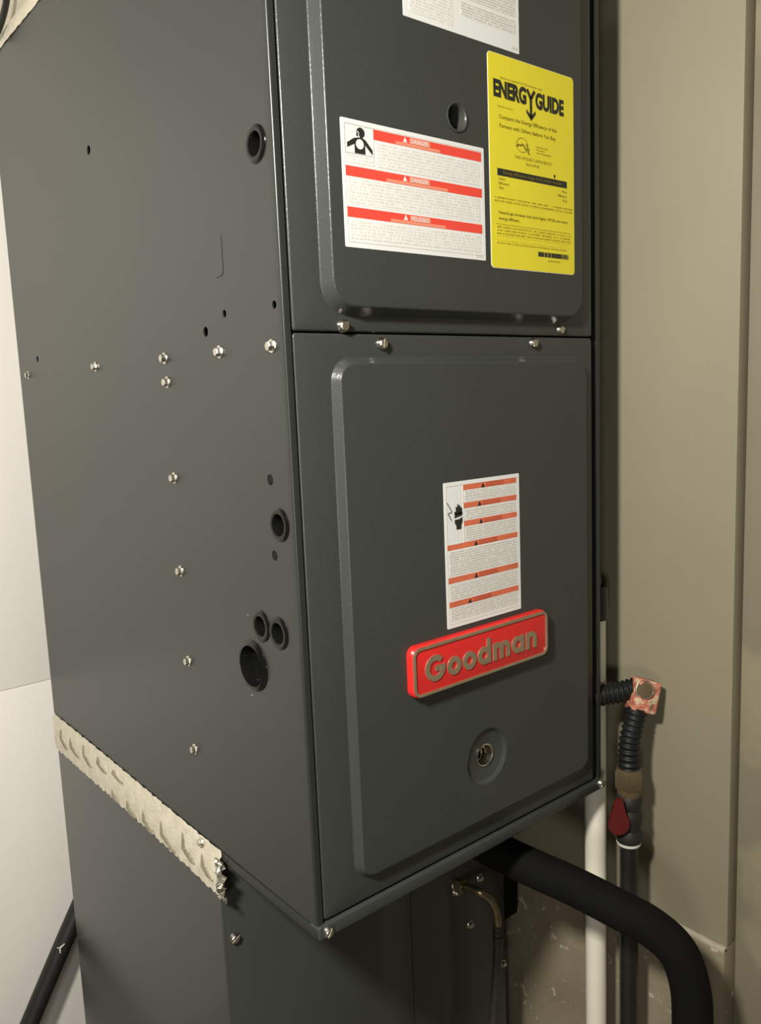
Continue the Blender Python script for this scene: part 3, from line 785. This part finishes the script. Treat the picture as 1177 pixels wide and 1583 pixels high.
# ------------------------------------------------------------------ copper line
cl = thing('copper_line', 'thin tarnished metal tube with brass flare nut leaving the cabinet front', 'pipe', (0.3520, 0.188, -0.187))
p0 = Vector((0.3524, 0.1886, -0.1869)); p1 = Vector((0.3512, 0.1660, -0.1795))
ax = (p1 - p0).normalized()
lathe('collar', p0, ax, [(0.0, 0.0), (0.0098, 0.0), (0.0098, 0.003), (0.0086, 0.0042), (0, 0.0042)], M['brass'], cl, 22)
bm = bmesh.new(); bm_lathe(bm, p0, ax, [(0, 0.004), (0.0084, 0.004), (0.0092, 0.0055), (0.0092, 0.0150), (0.0080, 0.0170), (0, 0.0170)], 6)
put('flare_nut', fin(bm, 'flare_nut', 20), M['brass'], cl)
tube('tube', spline([p0 + ax * 0.014, (0.3508, 0.1560, -0.1765), (0.3540, 0.1440, -0.1775), (0.3640, 0.1370, -0.1880), (0.3735, 0.1350, -0.2080), (0.3768, 0.1355, -0.2320)], 8), 0.0055, M['copper'], cl, 16)
tube('stub', spline([(0.3768, 0.1355, -0.2310), (0.3790, 0.1390, -0.2700), (0.3800, 0.1450, -0.3300), (0.3765, 0.1480, -0.3900), (0.3760, 0.1480, -0.5000), (0.3760, 0.1480, ZF)], 8), 0.0062, M['steel_dark'], cl, 16)
for z in (-0.2400, -0.2480):
    lathe('crimp_ring', (0.3775, 0.1363, z), (0.02, 0.05, -1), [(0.0060, 0), (0.0072, 0.0004), (0.0072, 0.0022), (0.0060, 0.0026)], M['steel_dark'], cl, 18, closed=True)

# ------------------------------------------------------------------ drain pipe
pv = thing('drain_pipe', 'white plastic drain pipe rising beside the furnace right edge', 'pipe', (0.4450, 0.0270, ZF))
px_, py_ = 0.4450, 0.0270
lathe('pipe', (px_, py_, ZF), (0, 0, 1), [(0, 0), (0.0133, 0), (0.0133, 1.005), (0, 1.005)], M['pvc'], pv, 28)
lathe('end_cap', (px_, py_, 0.200), (0, 0, 1), [(0.0134, 0), (0.0156, 0.0), (0.0156, 0.0350), (0.0148, 0.0400), (0.0118, 0.0410), (0.0110, 0.0300), (0, 0.0300)], M['iron'], pv, 28)
tag(tube('drain_hose', spline([(W, 0.040, 0.272), (0.4300, 0.038, 0.278), (0.4430, 0.031, 0.270), (px_, py_, 0.250), (px_, py_, 0.2325)], 6), 0.0080, M['hose'], None, 14),
    'short black hose elbow running from the furnace side into the drain pipe', 'hose')

# ------------------------------------------------------------------ gas line
gx, gy = 0.4420, -0.0240
ga = thing('gas_line', 'black gas pipe with red-handled valve, brown union nut and corrugated connector', 'pipe', (gx, gy, ZF))
lathe('iron_pipe', (gx, gy, ZF), (0, 0, 1), [(0, 0), (0.0110, 0), (0.0110, -ZF - 0.066), (0, -ZF - 0.066)], M['iron'], ga, 24)
lathe('sealant_ring', (gx, gy, -0.0725), (0, 0, 1), [(0.0108, 0), (0.0142, 0.0006), (0.0148, 0.0036), (0.0120, 0.0050)], M['sealant'], ga, 24, closed=True)
lathe('valve_body', (gx, gy, -0.069), (0, 0, 1), [(0, 0), (0.0140, 0.0), (0.0162, 0.004), (0.0162, 0.012), (0.0132, 0.017), (0.0150, 0.024), (0.0160, 0.032), (0.0148, 0.039), (0.0132, 0.043), (0.0150, 0.047), (0.0150, 0.057), (0.0120, 0.062), (0, 0.062)], M['valve'], ga, 28)
bm = bmesh.new(); bm_lathe(bm, (gx, gy, -0.010), (0, 0, 1), [(0, 0), (0.0128, 0.0), (0.0140, 0.003), (0.0140, 0.011), (0.0130, 0.012)], 24)
bm_lathe(bm, (gx, gy, 0.001), (0, 0, 1), [(0.010, 0.0), (0.0165, 0.0), (0.0178, 0.003), (0.0178, 0.021), (0.0160, 0.0245), (0.010, 0.0255)], 6)
put('union_nut', fin(bm, 'union_nut', 25), M['nut'], ga)
def corrugated(name, path, rad, pitch):
    pts = spline(path, 24); L = 0; out = []; rr = []
    for i, p in enumerate(pts):
        if i: L += (pts[i] - pts[i - 1]).length
        out.append(p); rr.append(rad * (1 + 0.10 * math.sin(2 * math.pi * L / pitch)))
    return tube(name, out, rr, M['corrugated'], ga, 20, 70)
corrugated('corrugated_hose', [(gx, gy, 0.024), (gx - 0.001, gy - 0.0005, 0.040), (gx + 0.002, gy, 0.060), (gx + 0.0135, gy - 0.002, 0.097)], 0.0118, 0.0068)
corrugated('corrugated_hose', [(W - 0.001, 0.014, 0.110), (W + 0.014, 0.006, 0.111), (W + 0.032, -0.008, 0.114), (W + 0.046, -0.018, 0.118)], 0.0120, 0.0060)
# paint-spattered elbow block
el = bmesh.new()
c0 = Vector((gx + 0.0240, gy - 0.0020, 0.1105))
bm_box(el, -0.0150, 0.0165, -0.0130, 0.0130, -0.0200, 0.0200, bev=0.004)
rot = Matrix.Rotation(math.radians(20), 4, 'Y') @ Matrix.Rotation(math.radians(-32), 4, 'Z')
bmesh.ops.transform(el, matrix=Matrix.Translation(c0) @ rot, verts=el.verts[:])
eb = put('elbow_block', fin(el, 'elbow_block', 30), M['blotch'], ga)
fdir = rot.to_3x3() @ Vector((-0.15, -1, 0.1)); fdir.normalize()
cring = c0 + rot.to_3x3() @ Vector((-0.0050, -0.0132, 0.0080))
lathe('collar_ring', cring, fdir, [(0.0103, -0.001), (0.0110, 0.0), (0.0110, 0.0016), (0.0104, 0.0020), (0.0098, 0.001)], M['foil'], ga, 28, closed=True)
lathe('elbow_plug', cring, fdir, [(0.0094, -0.001), (0.0092, 0.0008), (0.0050, 0.0014), (0, 0.0014)], M['nut'], ga, 24)
# lever handle: narrow top, broad rounded paddle, facing the viewer
hd = bmesh.new()
outl = [(-0.0060, 0.0200), (-0.0030, 0.0250), (0.0030, 0.0250), (0.0058, 0.0200), (0.0066, 0.0080), (0.0110, 0.0010), (0.0130, -0.0060), (0.0122, -0.0140), (0.0070, -0.0200), (0.0, -0.0222), (-0.0070, -0.0200), (-0.0122, -0.0140), (-0.0130, -0.0050), (-0.0100, 0.0030), (-0.0072, 0.0090)]
bm_plate(hd, outl, -0.0025, 0.0025)
bmesh.ops.bevel(hd, geom=hd.edges[:], offset=0.001, segments=2, affect='EDGES')
hc = Vector((gx - 0.0250, gy - 0.0030, -0.0285))
bmesh.ops.transform(hd, matrix=Matrix.Translation(hc) @ Matrix.Rotation(math.radians(-38), 4, 'Z'), verts=hd.verts[:])
vh = put('valve_handle', fin(hd, 'valve_handle', 30), M['red_handle'], ga)
vh['label'] = 'dull red valve lever'
hn = Vector((0, -1, 0)); hn.rotate(Matrix.Rotation(math.radians(-38), 3, 'Z'))
lathe('handle_stem', Vector((gx, gy, -0.037)), hc + Vector((0, 0, -0.008)) - Vector((gx, gy, -0.037)), [(0, 0), (0.0055, 0), (0.0055, 0.024), (0, 0.024)], M['valve'], ga, 16)

# ------------------------------------------------------------------ black hose by the white wall
ha = thing('floor_hose', 'black rubber hose slanting down along the white wall behind the cabinet', 'hose', (-0.23, 0.735, ZF))
pts = spline([(0.08, 0.762, -0.258), (-0.0036, 0.755, -0.388), (-0.0780, 0.750, -0.510), (-0.150, 0.742, -0.625), (-0.215, 0.735, -0.725), (-0.262, 0.735, ZF + 0.0145)], 8)
tube('hose', pts, 0.0150, M['hose'], ha, 20, 60)
bm = bmesh.new()
for a, l in ((0.6, 0.009), (2.5, 0.006), (4.6, 0.008)):
    c = Vector((-0.020, 0.738, -0.392))
    bm_tube(bm, [c, c + Vector((math.cos(a) * l, -0.002, math.sin(a) * l))], [0.0016, 0.0008], 8)
put('tie_end', fin(bm, 'tie_end'), M['sealant'], ha)
